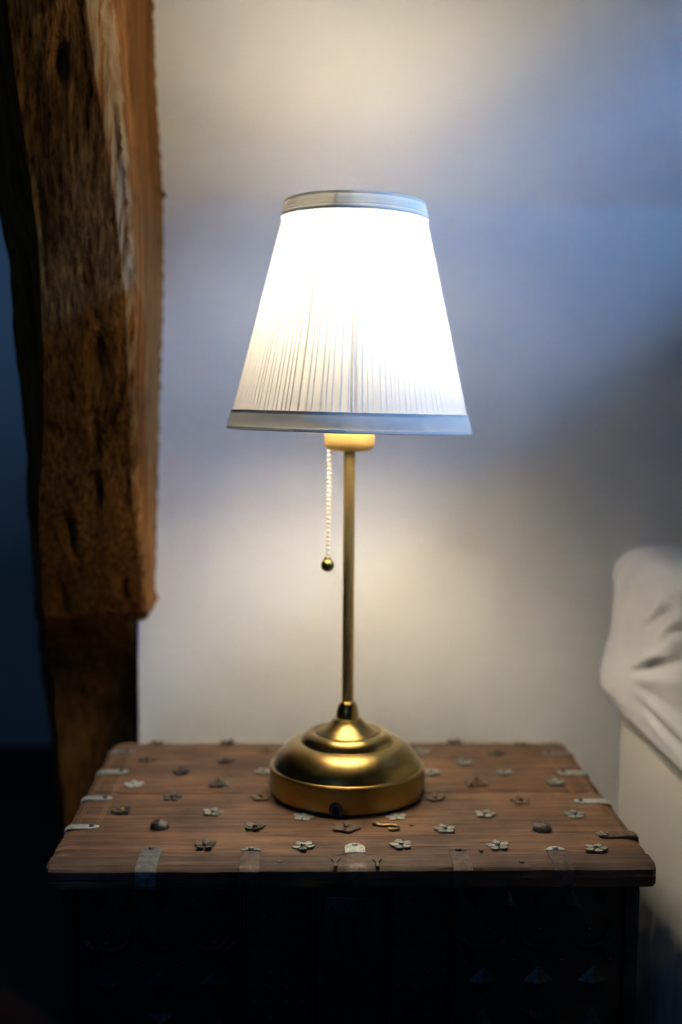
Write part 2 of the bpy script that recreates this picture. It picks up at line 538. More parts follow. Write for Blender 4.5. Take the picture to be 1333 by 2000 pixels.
KNOTS = [(-0.213, 1.054, .006, .016, .010), (-0.195, 0.804, .006, .016, .011), (-0.236, 0.630, .005, .018, .010),
         (-0.254, 0.551, .006, .018, .011), (-0.188, 0.566, .005, .014, .007), (-0.200, 0.729, .004, .02, .006),
         (-0.254, 0.481, .007, .012, .006), (-0.204, 0.674, .004, .02, .006), (-0.236, 0.93, .003, .03, .003)]
bm = bmesh.new()
lay = bm.verts.layers.float.new('wane')
NZ, NF, NS, NL = 420, 60, 26, 12
rings = []
for k in range(NZ + 1):
    z = 1.55 * k / NZ
    ax, ay, bx, by, cx, cy, dx, dy, ex, ey = post_at(z)
    if z > 1.3:
        dy = ey = 1.2585 - (z - ZB) * SLOPE
        cy, by, ay = min(cy, dy - .05), min(by, dy - .04), min(ay, dy - .02)
    A, B, Cc, D = Vector((ax, ay, z)), Vector((bx, by, z)), Vector((cx, cy, z)), Vector((dx, dy, z))
    pts = []
    for i in range(NL):
        pts.append(A.lerp(B, i / NL))
    for i in range(NF):
        pts.append(B.lerp(Cc, i / NF))
    for i in range(NS + 1):
        pts.append(Cc.lerp(D, i / NS))
    # worn chamfer along the arris, broad above and narrow below
    cf = interp(z, [.6, .85, 1.05], [.06, .09, .20])
    P1, P2 = Cc.lerp(B, cf), Cc.lerp(D, cf * .75)
    wane = [0.0] * len(pts)
    for i in range(len(pts)):
        if NL <= i < NL + NF:
            s_ = 1 - (i - NL) / NF
            if s_ < cf:
                pts[i] = P1.lerp(P2, .5 * (1 - s_ / cf)).lerp(pts[i], .2)
                wane[i] = 1 - .5 * (s_ / cf) ** 3
        elif i >= NL + NF:
            s_ = (i - NL - NF) / NS
            if s_ < cf * .75:
                pts[i] = P1.lerp(P2, .5 + .5 * s_ / (cf * .75)).lerp(pts[i], .2)
                wane[i] = 1 - .6 * (s_ / (cf * .75)) ** 2
    out = []
    for i, (p, w) in enumerate(zip(pts, wane)):
        q = p.copy()
        front = NL <= i < NL + NF
        # long shallow ridges of weathered grain, rougher along the arris
        gr = noise.noise(Vector((p.x * 190, p.y * 190, z * 9))) * 0.0009
        gr += noise.noise(Vector((p.x * 45, p.y * 45, z * 5 + 3))) * 0.0022
        fl = 0.30 * noise.noise(Vector((p.x * 60 + 9, p.y * 60, z * 25))) + 0.8 * noise.noise(Vector((p.x * 170, p.y * 170 + 4, z * 70))) + 0.9 * noise.noise(Vector((p.x * 420, p.y * 420 + 4, z * 120)))
        off = gr + w * fl * 0.0017
        if front:
            q.y += off
            for kx, kz, sx, sz, dep in KNOTS:
                e = ((p.x - kx) / sx) ** 2 + ((z - kz) / sz) ** 2
                if e < 6:
                    q.y += dep * math.exp(-e * 1.2)
            if w:
                q.x += w * fl * 0.0016
        elif i < NL:
            q.x += off * 1.5
            q.y += off * .5
        else:
            t = (i - NL - NF) / NS
            q.x += (off + w * fl * .002) * (1 if t < .97 else .3) - 0.0035 * (4 * t * (1 - t) - .5) * .5
            if t > .85:
                q.x += 0.0022 * noise.noise(Vector((2, 3, z * 110))) + 0.0012 * noise.noise(Vector((2, 9, z * 240)))
            if t > .85:                     # a crumb of plaster and a splinter at the edge
                q.x += .0045 * math.exp(-((z - .982) / .0045) ** 2) + .004 * math.exp(-((z - .545) / .006) ** 2)
        wv = w ** .6 * (0.60 + 1.5 * noise.noise(Vector((p.x * 260, p.y * 260, z * 22)))) * interp(z, [.6, .8, 1.0], [.25, .55, 1.0])
        v = bm.verts.new(q)
        v[lay] = min(1.0, max(0.0, wv))
        out.append(v)
    for q in ((ex, ey, z), (-0.2055, 1.41, z), (ax + .02, 1.41, z)):
        out.append(bm.verts.new(q))
    rings.append(out)
n = len(rings[0])
for a, b in zip(rings, rings[1:]):
    for i in range(n):
        j = (i + 1) % n
        bm.faces.new((a[i], a[j], b[j], b[i]))
bm.faces.new(rings[0][::-1])
bm.faces.new(rings[-1])
bmesh.ops.recalc_face_normals(bm, faces=bm.faces)
post = obj('timber_post', bm, M['post'], None, True, 60)
post['label'] = 'rough dark brown oak timber post leaning against the white wall left of the lamp'
post['category'] = 'post'

# ------------------------------------------------------------------ wooden chest
LX0, LX1, LY0, LY1, ZT = -0.1995, 0.2795, 0.857, 1.192, 0.400
LT = 0.0178                                        # lid thickness
chest = thing('wooden_chest', 'small old brown wooden chest studded with tin stars, carrying the lamp', 'chest', (0.04, 1.025, 0))


def cpart(name, bm, mat, smooth=True, parent=None):
    """a mesh built in world coordinates, parented to the chest (whose origin is chest.location)"""
    bmesh.ops.translate(bm, verts=bm.verts, vec=-chest.location)
    return obj(name, bm, mat, parent or chest, smooth)


def uneven(bm, amp, f=30, axis=2, zmin=None):
    for v in bm.verts:
        if zmin is None or v.co.z > zmin:
            v.co[axis] += amp * noise.noise(v.co * f)


def plank(x0, x1, y0, y1, bev):
    bm = bmesh.new()
    nx, ny = 60, 14
    # top surface grid with worn edges, then sides
    top = []
    for j in range(ny + 1):
        row = []
        for i in range(nx + 1):
            x, y = x0 + (x1 - x0) * i / nx, y0 + (y1 - y0) * j / ny
            if 0 < j < ny and 0 < i < nx:
                pass
            z = ZT + 0.0005 * noise.noise(Vector((x * 18, y * 60, 1.7)))
            if j in (0, ny):
                z -= 0.0016 + 0.0012 * noise.noise(Vector((x * 60, y * 9, 4)))
                y += (0.0006 * noise.noise(Vector((x * 45, y, 2))))
            if i in (0, nx):
                z -= 0.002
                x += 0.0010 * noise.noise(Vector((y * 60, x, 2)))
            row.append(bm.verts.new((x, y, z)))
        top.append(row)
    for a, b in zip(top, top[1:]):
        for i in range(nx):
            bm.faces.new((a[i], a[i + 1], b[i + 1], b[i]))
    loop = top[0][:] + [r[-1] for r in top[1:]] + top[-1][-2::-1] + [r[0] for r in top[-2:0:-1]]
    low = [bm.verts.new((v.co.x, v.co.y, ZT - LT)) for v in loop]
    L = len(loop)
    for i in range(L):
        bm.faces.new((loop[(i + 1) % L], loop[i], low[i], low[(i + 1) % L]))
    bm.faces.new(low)
    bmesh.ops.recalc_face_normals(bm, faces=bm.faces)
    return bm


cpart('plank', plank(LX0, LX1, 0.8845, 1.0332, 0), M['lid_wood'])
cpart('plank', plank(LX0, LX1, 1.0358, LY1, 0), M['lid_wood'])

# front batten with a rounded nose and a groove along its face
prof = [(0.8838, ZT - .0012), (0.8825, ZT), (0.8630, ZT - .0002), (0.8590, ZT - .0011), (0.8570, ZT - .0032), (0.8566, ZT - .0085),
        (0.8580, ZT - .0093), (0.8580, ZT - .0100), (0.8562, ZT - .0108), (0.8560, ZT - .0150), (0.8572, ZT - .0170), (0.8600, ZT - LT),
        (0.8838, ZT - LT)]
bm = bmesh.new()
nx = 160
secs = []
for i in range(nx + 1):
    t = i / nx
    x = LX0 + (LX1 - LX0) * t
    endr = min(x - LX0, LX1 - x)
    inset = 0.005 * max(0.0, 1 - endr / 0.005) ** 2
    sec = []
    for k, (y, z) in enumerate(prof):
        wob = 0.0005 * noise.noise(Vector((x * 40, k * .3, 5.5)))
        yy = y + (inset if y < 0.87 else 0) + wob
        zz = z + 0.0004 * noise.noise(Vector((x * 55, k * .7, 1))) - (0.0008 if endr < .001 and k < 6 else 0)
        sec.append(bm.verts.new((x, yy, zz)))
    secs.append(sec)
np_ = len(prof)
for a, b in zip(secs, secs[1:]):
    for k in range(np_):
        bm.faces.new((a[k], a[(k + 1) % np_], b[(k + 1) % np_], b[k]))
bm.faces.new(secs[0])
bm.faces.new(secs[-1][::-1])
bmesh.ops.recalc_face_normals(bm, faces=bm.faces)
cpart('front_batten', bm, M['batten_wood'])

# carcass
BX0, BX1, BY0, BY1, BZ1 = -0.1885, 0.2715, 0.874, 1.184, ZT - LT
bm = bmesh.new()
box(bm, BX0 + .002, BX1 - .002, BY0 + .006, BY1, 0.03, BZ1 - .0005)
cpart('carcass', bm, M['dimmed_wood'], False)
bm = bmesh.new()
box(bm, BX0 - .006, BX1 + .006, BY0 - .006, BY1 + .003, 0.0, 0.035, .003)
cpart('plinth', bm, M['dimmed_wood'])


def bar(name, x0, x1, z0, z1, y0=BY0, y1=BY0 + .012, bev=.0015, mat='dimmed_wood', parent=None):
    bm = bmesh.new()
    box(bm, x0, x1, y0, y1, z0, z1, bev)
    return cpart(name, bm, M[mat], True, parent)


# frame of the carved front
bar('top_rail', BX0, BX1, BZ1 - .008, BZ1 - .0006)
bar('bottom_rail', BX0, BX1, 0.036, 0.052)
PX = [(-0.1775, -0.0475), (-0.0445, 0.0075), (0.0115, 0.0690), (0.0725, 0.1200), (0.1235, 0.2590)]
for x0, x1 in ((BX0, -0.1785), (-0.0473, -0.0447), (0.0078, 0.0112), (0.0693, 0.0722), (0.1203, 0.1232), (0.2600, BX1)):
    bar('stile', x0, x1, 0.052, BZ1 - .008)
PZ0, PZ1 = 0.0525, BZ1 - .0085
panels = []
for i, (x0, x1) in enumerate(PX):
    panels.append(bar('carved_panel' if i in (0, 4) else ('lock_panel' if i == 2 else 'grid_panel'),
                      x0, x1, PZ0, PZ1, BY0 + .004, BY0 + .012, .0005))


def local(p):
    return Vector(p) - chest.location


def shared(name, me, parent, loc, rot=(0, 0, 0), scale=(1, 1, 1)):
    o = bpy.data.objects.new(name, me)
    C.objects.link(o)
    o.parent = parent
    o.location = loc
    o.rotation_euler = rot
    o.scale = scale
    return o


def mesh_of(name, bm, mat, angle=35):
    o = obj(name, bm, mat, None, True, angle)
    me = o.data
    bpy.data.objects.remove(o)
    return me


# bosses of the carved panels: three-sided pyramids, four-sided diamonds, round studs, crescents
def pyramid(pts, h):
    bm = bmesh.new()
    base = [bm.verts.new((x, 0, z)) for x, z in pts]
    c = [sum(p[0] for p in pts) / len(pts), sum(p[1] for p in pts) / len(pts)]
    top = bm.verts.new((c[0], -h, c[1]))
    for i in range(len(base)):
        bm.faces.new((base[i], base[(i + 1) % len(base)], top))
    bm.faces.new(base)
    bmesh.ops.recalc_face_normals(bm, faces=bm.faces)
    return bm


tri = mesh_of('triangle_boss', pyramid([(-.010, .0085), (.010, .0085), (0, -.0085)], .005), M['black_tin'], 10)
tri2 = mesh_of('triangle_boss', pyramid([(-.013, -.010), (.013, -.010), (0, .012)], .005), M['black_tin'], 10)
dia = mesh_of('diamond_boss', pyramid([(-.013, 0), (0, .013), (.013, 0), (0, -.013)], .0055), M['black_tin'], 10)
sq = mesh_of('square_boss', pyramid([(-.0042, -.0036), (.0042, -.0036), (.0042, .0036), (-.0042, .0036)], .002), M['dimmed_wood'], 10)
bm = bmesh.new()
bmesh.ops.create_uvsphere(bm, u_segments=10, v_segments=6, radius=.0028)
stud = mesh_of('round_stud', bm, M['black_tin'])
bm = bmesh.new()
tube(bm, [(0.017 * math.cos(a), 0, 0.017 * math.sin(a)) for a in [PI * (1.02 + .96 * i / 14) for i in range(15)]],
     [.0012 + .0034 * math.sin(PI * i / 14) for i in range(15)], 8)
crescent = mesh_of('crescent_boss', bm, M['dimmed_wood'])
yb = BY0 + .0042
for side, (x0, x1) in ((0, PX[0]), (4, PX[4])):
    w = x1 - x0
    pn = panels[side]
    for k in range(5):
        shared('triangle_boss', tri, pn, local((x0 + w * (.12 + .19 * k), yb, PZ1 - .0095)), (0, PI if k % 2 else 0, 0))
    for k in range(3):
        shared('crescent_boss', crescent, pn, local((x0 + w * (.2 + .3 * k), yb, PZ1 - .032)), (0, (0, .5, -.4)[k], 0))
        shared('round_stud', stud, pn, local((x0 + w * (.2 + .3 * k), yb, PZ1 - .034)))
    for k in range(2):
        shared('triangle_boss', tri2, pn, local((x0 + w * (.06 + .88 * k) + (.008 if k == 0 else -.008), yb, PZ1 - .048)), (0, (1.1, -1.1)[k], 0))
    for row in range(3):
        zc = PZ1 - .078 - row * .075
        for k in range(3):
            shared('diamond_boss', dia, pn, local((x0 + w * (.17 + .33 * k), yb, zc)))
        for k in range(4):
            shared('round_stud', stud, pn, local((x0 + w * (.06 + .29 * k), yb, zc + .018)))
        for k in range(3):
            shared('triangle_boss', tri2, pn, local((x0 + w * (.17 + .33 * k), yb, zc - .034)), (0, PI if k % 2 else 0, 0))
for side in (1, 3):
    x0, x1 = PX[side]
    for r in range(14):
        for c in range(4):
            shared('square_boss', sq, panels[side], local((x0 + (x1 - x0) * (c + .5) / 4, yb, PZ1 - .008 - r * .0125)))
# lock plate in the middle panel
x0, x1 = PX[2]
lockp = bar('lock_plate', x0 + .006, x1 - .006, PZ1 - .098, PZ1 - .006, BY0 + .0025, BY0 + .005, .0008, 'black_tin')
bm = bmesh.new()
for a in ((.0265, .0430, -.048, -.045), (.0265, .0430, -.026, -.023), (.0265, .0290, -.045, -.026), (.0405, .0430, -.045, -.026)):
    box(bm, a[0], a[1], BY0 + .0005, BY0 + .0026, PZ1 + a[2], PZ1 + a[3], .0004, 1)
cpart('keyhole_frame', bm, M['black_tin'])

# ---- tin stars on the lid
def petal_star(bm, n_pet, R, lift, cup, th=.0007, a0=0.0, wd=.36):
    """n leaf-shaped petals with a raised midrib, thin but solid"""
    for k in range(n_pet):
        a = a0 + 2 * PI * k / n_pet
        ca, sa = math.cos(a), math.sin(a)
        prof = [(0.10, .16), (.35, .55), (.62, 1.0), (.85, .72), (1.0, .12)]
        tops, bots = [], []
        for t, w in prof:
            h = lift * t * t
            row, rb = [], []
            for s in (-1, 0, 1):
                lx, ly = R * t, s * w * R * wd
                z = h + (cup if s == 0 else 0) * (1 - t * .6) + (0 if s == 0 else cup * .15)
                row.append(bm.verts.new((lx * ca - ly * sa, lx * sa + ly * ca, z + th)))
                rb.append(bm.verts.new((lx * ca - ly * sa, lx * sa + ly * ca, max(0.0, h))))
            tops.append(row)
            bots.append(rb)
        for i in range(len(prof) - 1):
            for s in range(2):
                bm.faces.new((tops[i][s], tops[i + 1][s], tops[i + 1][s + 1], tops[i][s + 1]))
                bm.faces.new((bots[i][s + 1], bots[i + 1][s + 1], bots[i + 1][s], bots[i][s]))
            bm.faces.new((tops[i][0], bots[i][0], bots[i + 1][0], tops[i + 1][0]))
            bm.faces.new((bots[i][2], tops[i][2], tops[i + 1][2], bots[i + 1][2]))
        bm.faces.new((tops[-1][0], tops[-1][1], tops[-1][2], bots[-1][2], bots[-1][1], bots[-1][0]))
    bmesh.ops.recalc_face_normals(bm, faces=bm.faces)
    return bm


def star_mesh(mat, R=.0098, lift=.0008, cup=.0010, n_pet=5, wd=.36):
    return mesh_of('tin_star', petal_star(bmesh.new(), n_pet, R, lift, cup, wd=wd), M[mat], 25)


def rivet_mesh(mat, r=.0022, h=.0022):
    bm = bmesh.new()
    lathe(bm, [(r, 0), (r, h * .4), (r * .8, h * .8), (r * .4, h), (0, h * 1.02)], 12)
    return mesh_of('rivet', bm, M[mat])


STAR = {m: star_mesh(m) for m in ('tin', 'pale_tin', 'dark_tin', 'rust_tin')}
CURL = {m: star_mesh(m, .0094, .0022, .001) for m in ('tin', 'dark_tin', 'rust_tin')}
BIG = star_mesh('rust_tin', .0125, .0014, .0014, 5, .42)
RIV = {m: rivet_mesh(m) for m in ('strap_tin', 'tin', 'pale_tin', 'dark_tin', 'rust_tin', 'gold')}
bm = bmesh.new()
lathe(bm, [(.0082, 0), (.0080, .0022), (.0066, .0044), (.0040, .0058), (.0015, .0063), (0, .0064)], 20)
for v in bm.verts:
    v.co.z *= 1 + .18 * noise.noise(v.co * 300)
DOME = mesh_of('dome_stud', bm, M['dark_tin'])
# x, y, kind, metal
STARS = [(-.159, .981, 'curl', 'dark_tin'), (-.159, 1.052, 'star', 'pale_tin'), (-.118, 1.088, 'curl', 'dark_tin'), (-.119, 1.017, 'star', 'dark_tin'),
         (-.079, .977, 'star', 'tin'), (-.121, .943, 'dome', 'dark_tin'), (-.040, .941, 'curl', 'dark_tin'), (-.079, .901, 'curl', 'dark_tin'),
         (.001, .899, 'star', 'tin'), (.001, .967, 'star', 'pale_tin'), (-.080, 1.052, 'curl', 'dark_tin'), (-.078, 1.125, 'star', 'dark_tin'),
         (-.038, 1.016, 'star', 'rust_tin'), (.037, .939, 'big', 'rust_tin'), (-.157, 1.129, 'star', 'rust_tin'), (-.080, 1.182, 'curl', 'dark_tin'),
         (-.155, 1.182, 'star', 'rust_tin'), (-.038, 1.089, 'star', 'tin'), (-.037, 1.157, 'star', 'rust_tin'), (.082, .966, 'star', 'pale_tin'),
         (.121, .935, 'star', 'tin'), (.161, .970, 'star', 'tin'), (.240, .968, 'star', 'tin'), (.199, 1.004, 'star', 'rust_tin'),
         (.122, 1.011, 'curl', 'rust_tin'), (.164, 1.052, 'curl', 'rust_tin'), (.241, 1.052, 'curl', 'tin'), (.198, 1.084, 'star', 'tin'),
         (.126, 1.085, 'star', 'tin'), (.163, 1.118, 'star', 'tin'), (.201, 1.149, 'star', 'dark_tin'), (.124, 1.153, 'star', 'tin'),
         (.234, 1.177, 'star', 'dark_tin'), (.162, 1.183, 'curl', 'dark_tin'), (.204, .934, 'dome', 'rust_tin'), (.160, .898, 'star', 'tin'),
         (.239, .891, 'star', 'tin'), (.081, .901, 'star', 'tin')]
for i, (x, y, k, mt) in enumerate(STARS):
    rz = random.uniform(0, 2 * PI)
    p = local((x, y, ZT + .0003))
    tilt = (random.uniform(-.06, .06), random.uniform(-.06, .06), rz)
    if k == 'dome':
        d = shared('dome_stud', DOME, chest, p, tilt)
        shared('petal_scrap', STAR[mt], d, (.006, .001, .0005), (0, .12, 1.0), (.75, .75, 1))
        continue
    me = {'star': STAR.get(mt), 'curl': CURL.get(mt), 'big': BIG}[k]
    s = shared('tin_star', me, chest, p, tilt, (1, 1, .4) if mt == 'pale_tin' and y < 1 else (1, 1, 1))
    shared('rivet', RIV['gold' if i == 0 else mt], s, (0, 0, .0012))
# star with a bent-up flap, two of them by the board joint
for x, y, mt in ((-.079, 1.050, 'dark_tin'), (.166, 1.050, 'rust_tin')):
    bm = bmesh.new()
    a = [bm.verts.new(q) for q in ((-.010, -.005, 0), (.011, -.004, 0), (.012, .004, .0005), (-.009, .005, .0005), (-.001, .001, .0075))]
    for f in ((0, 1, 4), (1, 2, 4), (2, 3, 4), (3, 0, 4), (3, 2, 1, 0)):
        bm.faces.new([a[q] for q in f])
    bmesh.ops.recalc_face_normals(bm, faces=bm.faces)
    shared('bent_flap', mesh_of('bent_flap', bm, M[mt], 10), chest, local((x, y, ZT + .0006)))


# ---- tin straps
def strap(path, width_dir, w0, tip, mat, th=.0009):
    """bent strip along path (list of points), half-width w0 along width_dir, rounded tip at the start"""
    bm = bmesh.new()
    P = [Vector(p) for p in path]
    wd = Vector(width_dir)
    tops, bots = [], []
    total = 0.0
    for i, p in enumerate(P):
        if i:
            total += (p - P[i - 1]).length
        t = (P[min(i + 1, len(P) - 1)] - P[max(i - 1, 0)]).normalized()
        nrm = t.cross(wd).normalized()
        if nrm.z < -1e-3 or (abs(nrm.z) < 1e-3 and nrm.y > 0):
            nrm = -nrm
        w = w0 * (min(1.0, (.42 + total / tip * .58)) if tip else 1.0)
        tops.append([bm.verts.new(p + wd * s * w + nrm * (th + (.0003 if s == 0 else 0))) for s in (-1, -.8, 0, .8, 1)])
        bots.append([bm.verts.new(p + wd * s * w) for s in (-1, -.8, 0, .8, 1)])
    for i in range(len(P) - 1):
        for s in range(4):
            bm.faces.new((tops[i][s], tops[i][s + 1], tops[i + 1][s + 1], tops[i + 1][s]))
            bm.faces.new((bots[i][s + 1], bots[i][s], bots[i + 1][s], bots[i + 1][s + 1]))
        bm.faces.new((tops[i][0], tops[i + 1][0], bots[i + 1][0], bots[i][0]))
        bm.faces.new((tops[i + 1][4], tops[i][4], bots[i][4], bots[i + 1][4]))
    bm.faces.new(tops[0] + bots[0][::-1])
    bm.faces.new(tops[-1][::-1] + bots[-1])
    bmesh.ops.recalc_face_normals(bm, faces=bm.faces)
    return bm


def front_strap(x, y_end, mat, mat_tip=None, y_tip=None, half=.0082):
    ys = [y_end, y_end - .002, y_end - .004, y_end - .007]
    y_split = y_tip if y_tip else None
    full = [(x, y, ZT + .0004) for y in ys] + [(x, y, ZT + .0004) for y in (.884, .874, .866)] + \
           [(x, .8625, ZT + .0001), (x, .8592, ZT - .0008), (x, .8565, ZT - .0030), (x, .8560, ZT - .0060), (x, .8557, ZT - .0100),
            (x, .8555, ZT - .0140), (x, .8556, ZT - .0160)]
    if y_split:
        tip_path = [p for p in full if p[1] >= y_split]
        t = cpart('strap_end', strap(tip_path, (1, 0, 0), half, .005, mat_tip), M[mat_tip])
        s = cpart('front_strap', strap([p for p in full if p[1] <= tip_path[-1][1]], (1, 0, 0), half * .92, 0, mat, .0004), M[mat])
    else:
        s = t = cpart('front_strap', strap(full, (1, 0, 0), half, .005, mat), M[mat])
    shared('rivet', RIV[mat_tip or mat], t, local((x, y_end - .0045, ZT + .0010)), (0, 0, 0), (1.1, 1.1, 1))


M['brown_strap'] = metal('worn brown strap', (0.045, 0.030, 0.022), (0.14, 0.10, 0.078), 0.5, 0.4, 180)
front_strap(-.1212, .8985, 'strap_tin')
front_strap(-.0413, .8965, 'brown_strap', 'tin', .888)
front_strap(.0427, .9035, 'brown_strap', 'pale_tin', .884)
front_strap(.1260, .8925, 'brown_strap', 'dark_tin', .886)
front_strap(.2055, .8945, 'brown_strap', 'pale_tin', .886)


def side_strap(x_tip, x_edge, y, mat, half, lifted=0.0):
    s = 1 if x_edge > x_tip else -1
    L = abs(x_edge - x_tip)
    path = []
    for t in (0, .06, .12, .2, .35, .5, .65, .8, .92):
        path.append((x_tip + s * L * t, y, ZT + .0005 + lifted * max(0, t - .25)))
    xe = LX1 if s > 0 else LX0
    path += [(xe + s * .0006, y, ZT - .0012 + lifted), (xe + s * .0012, y, ZT - .005), (xe + s * .0012, y, ZT - .014)]
    o = cpart('side_strap', strap(path, (0, 1, 0), half, .006, mat), M[mat])
    shared('rivet', RIV['dark_tin' if mat != 'dark_tin' else 'tin'], o, local((x_tip + s * .006, y, ZT + .0012)))


side_strap(-.1725, LX0, .9436, 'pale_tin', .0048)
side_strap(-.1735, LX0, 1.0146, 'pale_tin', .0052)
side_strap(-.1705, LX0, 1.0902, 'pale_tin', .0056)
side_strap(-.1750, LX0, 1.1565, 'tin', .0060)
side_strap(.2490, LX1, .9190, 'rust_tin', .0050, .0022)
side_strap(.2475, LX1, 1.0020, 'pale_tin', .0056)
side_strap(.2505, LX1, 1.0840, 'pale_tin', .0058)
side_strap(.2495, LX1, 1.1470, 'tin', .0060)
# pale scrap of tin on the tip of the lifted strap
shared('petal_scrap', STAR['tin'], chest, local((.2515, .9192, ZT + .0016)), (0, 0, .4), (.62, .5, .8))


# scribed double lines along both ends
def scribe(x, y0, y1, slant=0.0):
    bm = bmesh.new()
    box(bm, x - .00035, x + .00035, y0, y1, ZT - .0008, ZT + .0006)
    for v in bm.verts:
        v.co.x += slant * (v.co.y - y0)
    cpart('scribed_line', bm, M['inlay'], False)


for x in (-.1935, -.1908, -.1762, -.1735):
    for y0, y1 in ((.9505, 1.0085), (1.0215, 1.0335), (1.0362, 1.0835), (1.0975, 1.150)):
        scribe(x, y0, y1)
for x in (.2722, .2690, .2530, .2505):
    for y0, y1 in ((.926, .950) if x < .26 else (.926, .9955), (1.0090, 1.0335), (1.0362, 1.0775), (1.0905, 1.140)):
        scribe(x, y0, y1)
# forked iron nails near the middle of the batten, nail heads elsewhere
for x, y in ((.0262, .8655), (.0590, .8640)):
    bm = bmesh.new()
    box(bm, x - .0016, x + .0016, y - .0075, y + .001, ZT - .0010, ZT + .0012, .0005, 1)
    tube(bm, [(x, y, ZT + .0007), (x - .003, y + .007, ZT + .0007)], .0007, 6)
    tube(bm, [(x, y, ZT + .0007), (x + .0035, y + .007, ZT + .0007)], .0007, 6)
    cpart('iron_staple', bm, M['dark_tin'])
for x, y in ((-.0178, .8690), (.1735, .8662), (.094, .9465), (.145, .890), (.1905, 1.173), (-.112, 1.168)):
    shared('nail_head', RIV['dark_tin' if y > .87 else 'rust_tin'], chest, local((x, y, ZT - .0002)), (0, 0, 0), (.9, .9, .5))

# ------------------------------------------------------------------ brass hook lying on the lid
hook = thing('brass_hook', 'small aged brass screw hook lying loose on the chest lid before the lamp', 'hook', (.0715, .9400, ZT))
path = smooth_path([(-.0112, .0070, .0020), (-.0070, .0048, .0017), (-.0020, .0030, .0015), (.0040, .0034, .0015), (.0082, .0024, .0015), (.0100, -.0012, .0015),
                    (.0085, -.0055, .0016), (.0045, -.0072, .0017), (.0015, -.0058, .0018)], 5)
bm = bmesh.new()
tube(bm, path[4:], .00125, 10)
obj('hook_shank', bm, M['hook_brass'], hook)
bm = bmesh.new()
tp = path[:5]
tube(bm, tp, [.0007, .0010, .0012, .0013, .0013], 8)
obj('screw_tip', bm, M['dark_tin'], hook)

# ------------------------------------------------------------------ table lamp
LXc, LYc = 0.0415, 1.0350
lamp = thing('table_lamp', 'lit brass table lamp with a white pleated shade standing on the wooden chest', 'lamp', (LXc, LYc, ZT + .0016))
prof = [(0, 0.0003), (.0700, .0003), (.0716, .0012), (.0720, .0030), (.0720, .0225), (.0717, .0243), (.0708, .0252), (.0697, .0252), (.0688, .0256),
        (.0680, .0275), (.0665, .0308), (.0645, .0342), (.0615, .0379), (.0575, .0416), (.0535, .0443), (.0495, .0462), (.0462, .0470), (.0445, .0471),
        (.0437, .0465), (.0431, .0466), (.0424, .0482), (.0412, .0505), (.0394, .0527), (.0370, .0546), (.0345, .0556), (.0322, .0558), (.0308, .0553),
        (.0300, .0545), (.0294, .0546), (.0285, .0556), (.0268, .0566), (.0240, .0581), (.0210, .0600), (.0180, .0622), (.0155, .0645), (.0138, .0665),
        (.0128, .0680), (.0116, .0686), (.0104, .0687), (0, .0687)]
bm = bmesh.new()
lathe(bm, prof, 128)
obj('base', bm, M['brass'], lamp, True, 28)
bm = bmesh.new()
lathe(bm, [(0, .0686), (.0102, .0686), (.0104, .0700), (.0103, .0720), (.0097, .0760), (.0087, .0795), (.0074, .0822), (.0062, .0838), (.0054, .0842), (0, .0842)], 64)
obj('knuckle', bm, M['brass'], lamp, True, 40)
LEAN = -0.0003
bm = bmesh.new()
tube(bm, [(0, 0, .083), (-.0001, 0, .20), (LEAN, 0, .318)], .0052, 40)
obj('stem', bm, M['stem_brass'], lamp, True, 40)
bm = bmesh.new()
lathe(bm, [(0, .3155), (.0120, .3156), (.0165, .3160), (.0198, .3172), (.0218, .3192), (.0227, .3220), (.0229, .3260), (.0229, .3420), (.0222, .3440), (.0120, .3445), (0, .3445)], 64, (LEAN, 0))
sock = obj('socket_cup', bm, M['cup_brass'], lamp, True, 40)
bm = bmesh.new()
lathe(bm, [(0, .344), (.0165, .344), (.0165, .405), (.0150, .411), (0, .411)], 40, (LEAN, 0))
obj('lamp_holder', bm, M['socket_in'], lamp, True, 40)
bm = bmesh.new()
zb = .4730
pr = [(0, .4105), (.0125, .4105), (.0130, .425), (.0150, .438), (.0195, .4515)] + \
     [(.0235 * math.cos(a), zb + .0235 * math.sin(a)) for a in [-.55 + (PI / 2 + .55) * i / 12 for i in range(12)]] + [(0, zb + .0235)]
lathe(bm, pr, 32, (LEAN, 0))
obj('bulb', bm, M['bulb'], lamp)

# cord outlet at the foot, an arched grey bush with a dark hole
an = -PI / 2 - math.atan2(.0125, .071)
ou = thing_empty = None
bm = bmesh.new()
arch = [(-.0058, .0005), (-.0058, .0068), (-.0050, .0098), (-.0030, .0120), (0, .0128), (.0030, .0120), (.0050, .0098), (.0058, .0068), (.0058, .0005)]
inner = [(x * .56, z if z < .001 else .0062 + (z - .0062) * .56) for x, z in arch]
fo, fi, bo, bi = [], [], [], []
for (x, z), (xi, zi) in zip(arch, inner):
    fo.append(bm.verts.new((x, -.0738, z))); fi.append(bm.verts.new((xi, -.0740, zi)))
    bo.append(bm.verts.new((x, -.0700, z))); bi.append(bm.verts.new((xi, -.0715, zi)))
for i in range(len(arch) - 1):
    bm.faces.new((fo[i], fo[i + 1], fi[i + 1], fi[i]))
    bm.faces.new((fo[i], bo[i], bo[i + 1], fo[i + 1]))
    bm.faces.new((fi[i], fi[i + 1], bi[i + 1], bi[i]))
bmesh.ops.recalc_face_normals(bm, faces=bm.faces)
bmesh.ops.rotate(bm, verts=bm.verts, cent=(0, 0, 0), matrix=Matrix.Rotation(an + PI / 2, 3, 'Z'))
co = obj('cord_outlet', bm, M['grey_plastic'], lamp, True, 30)
bm = bmesh.new()
vs = [bm.verts.new((x * 1.02, -.0722, z)) for x, z in inner]
vb = [bm.verts.new((x * 1.02, -.0716, z)) for x, z in inner]
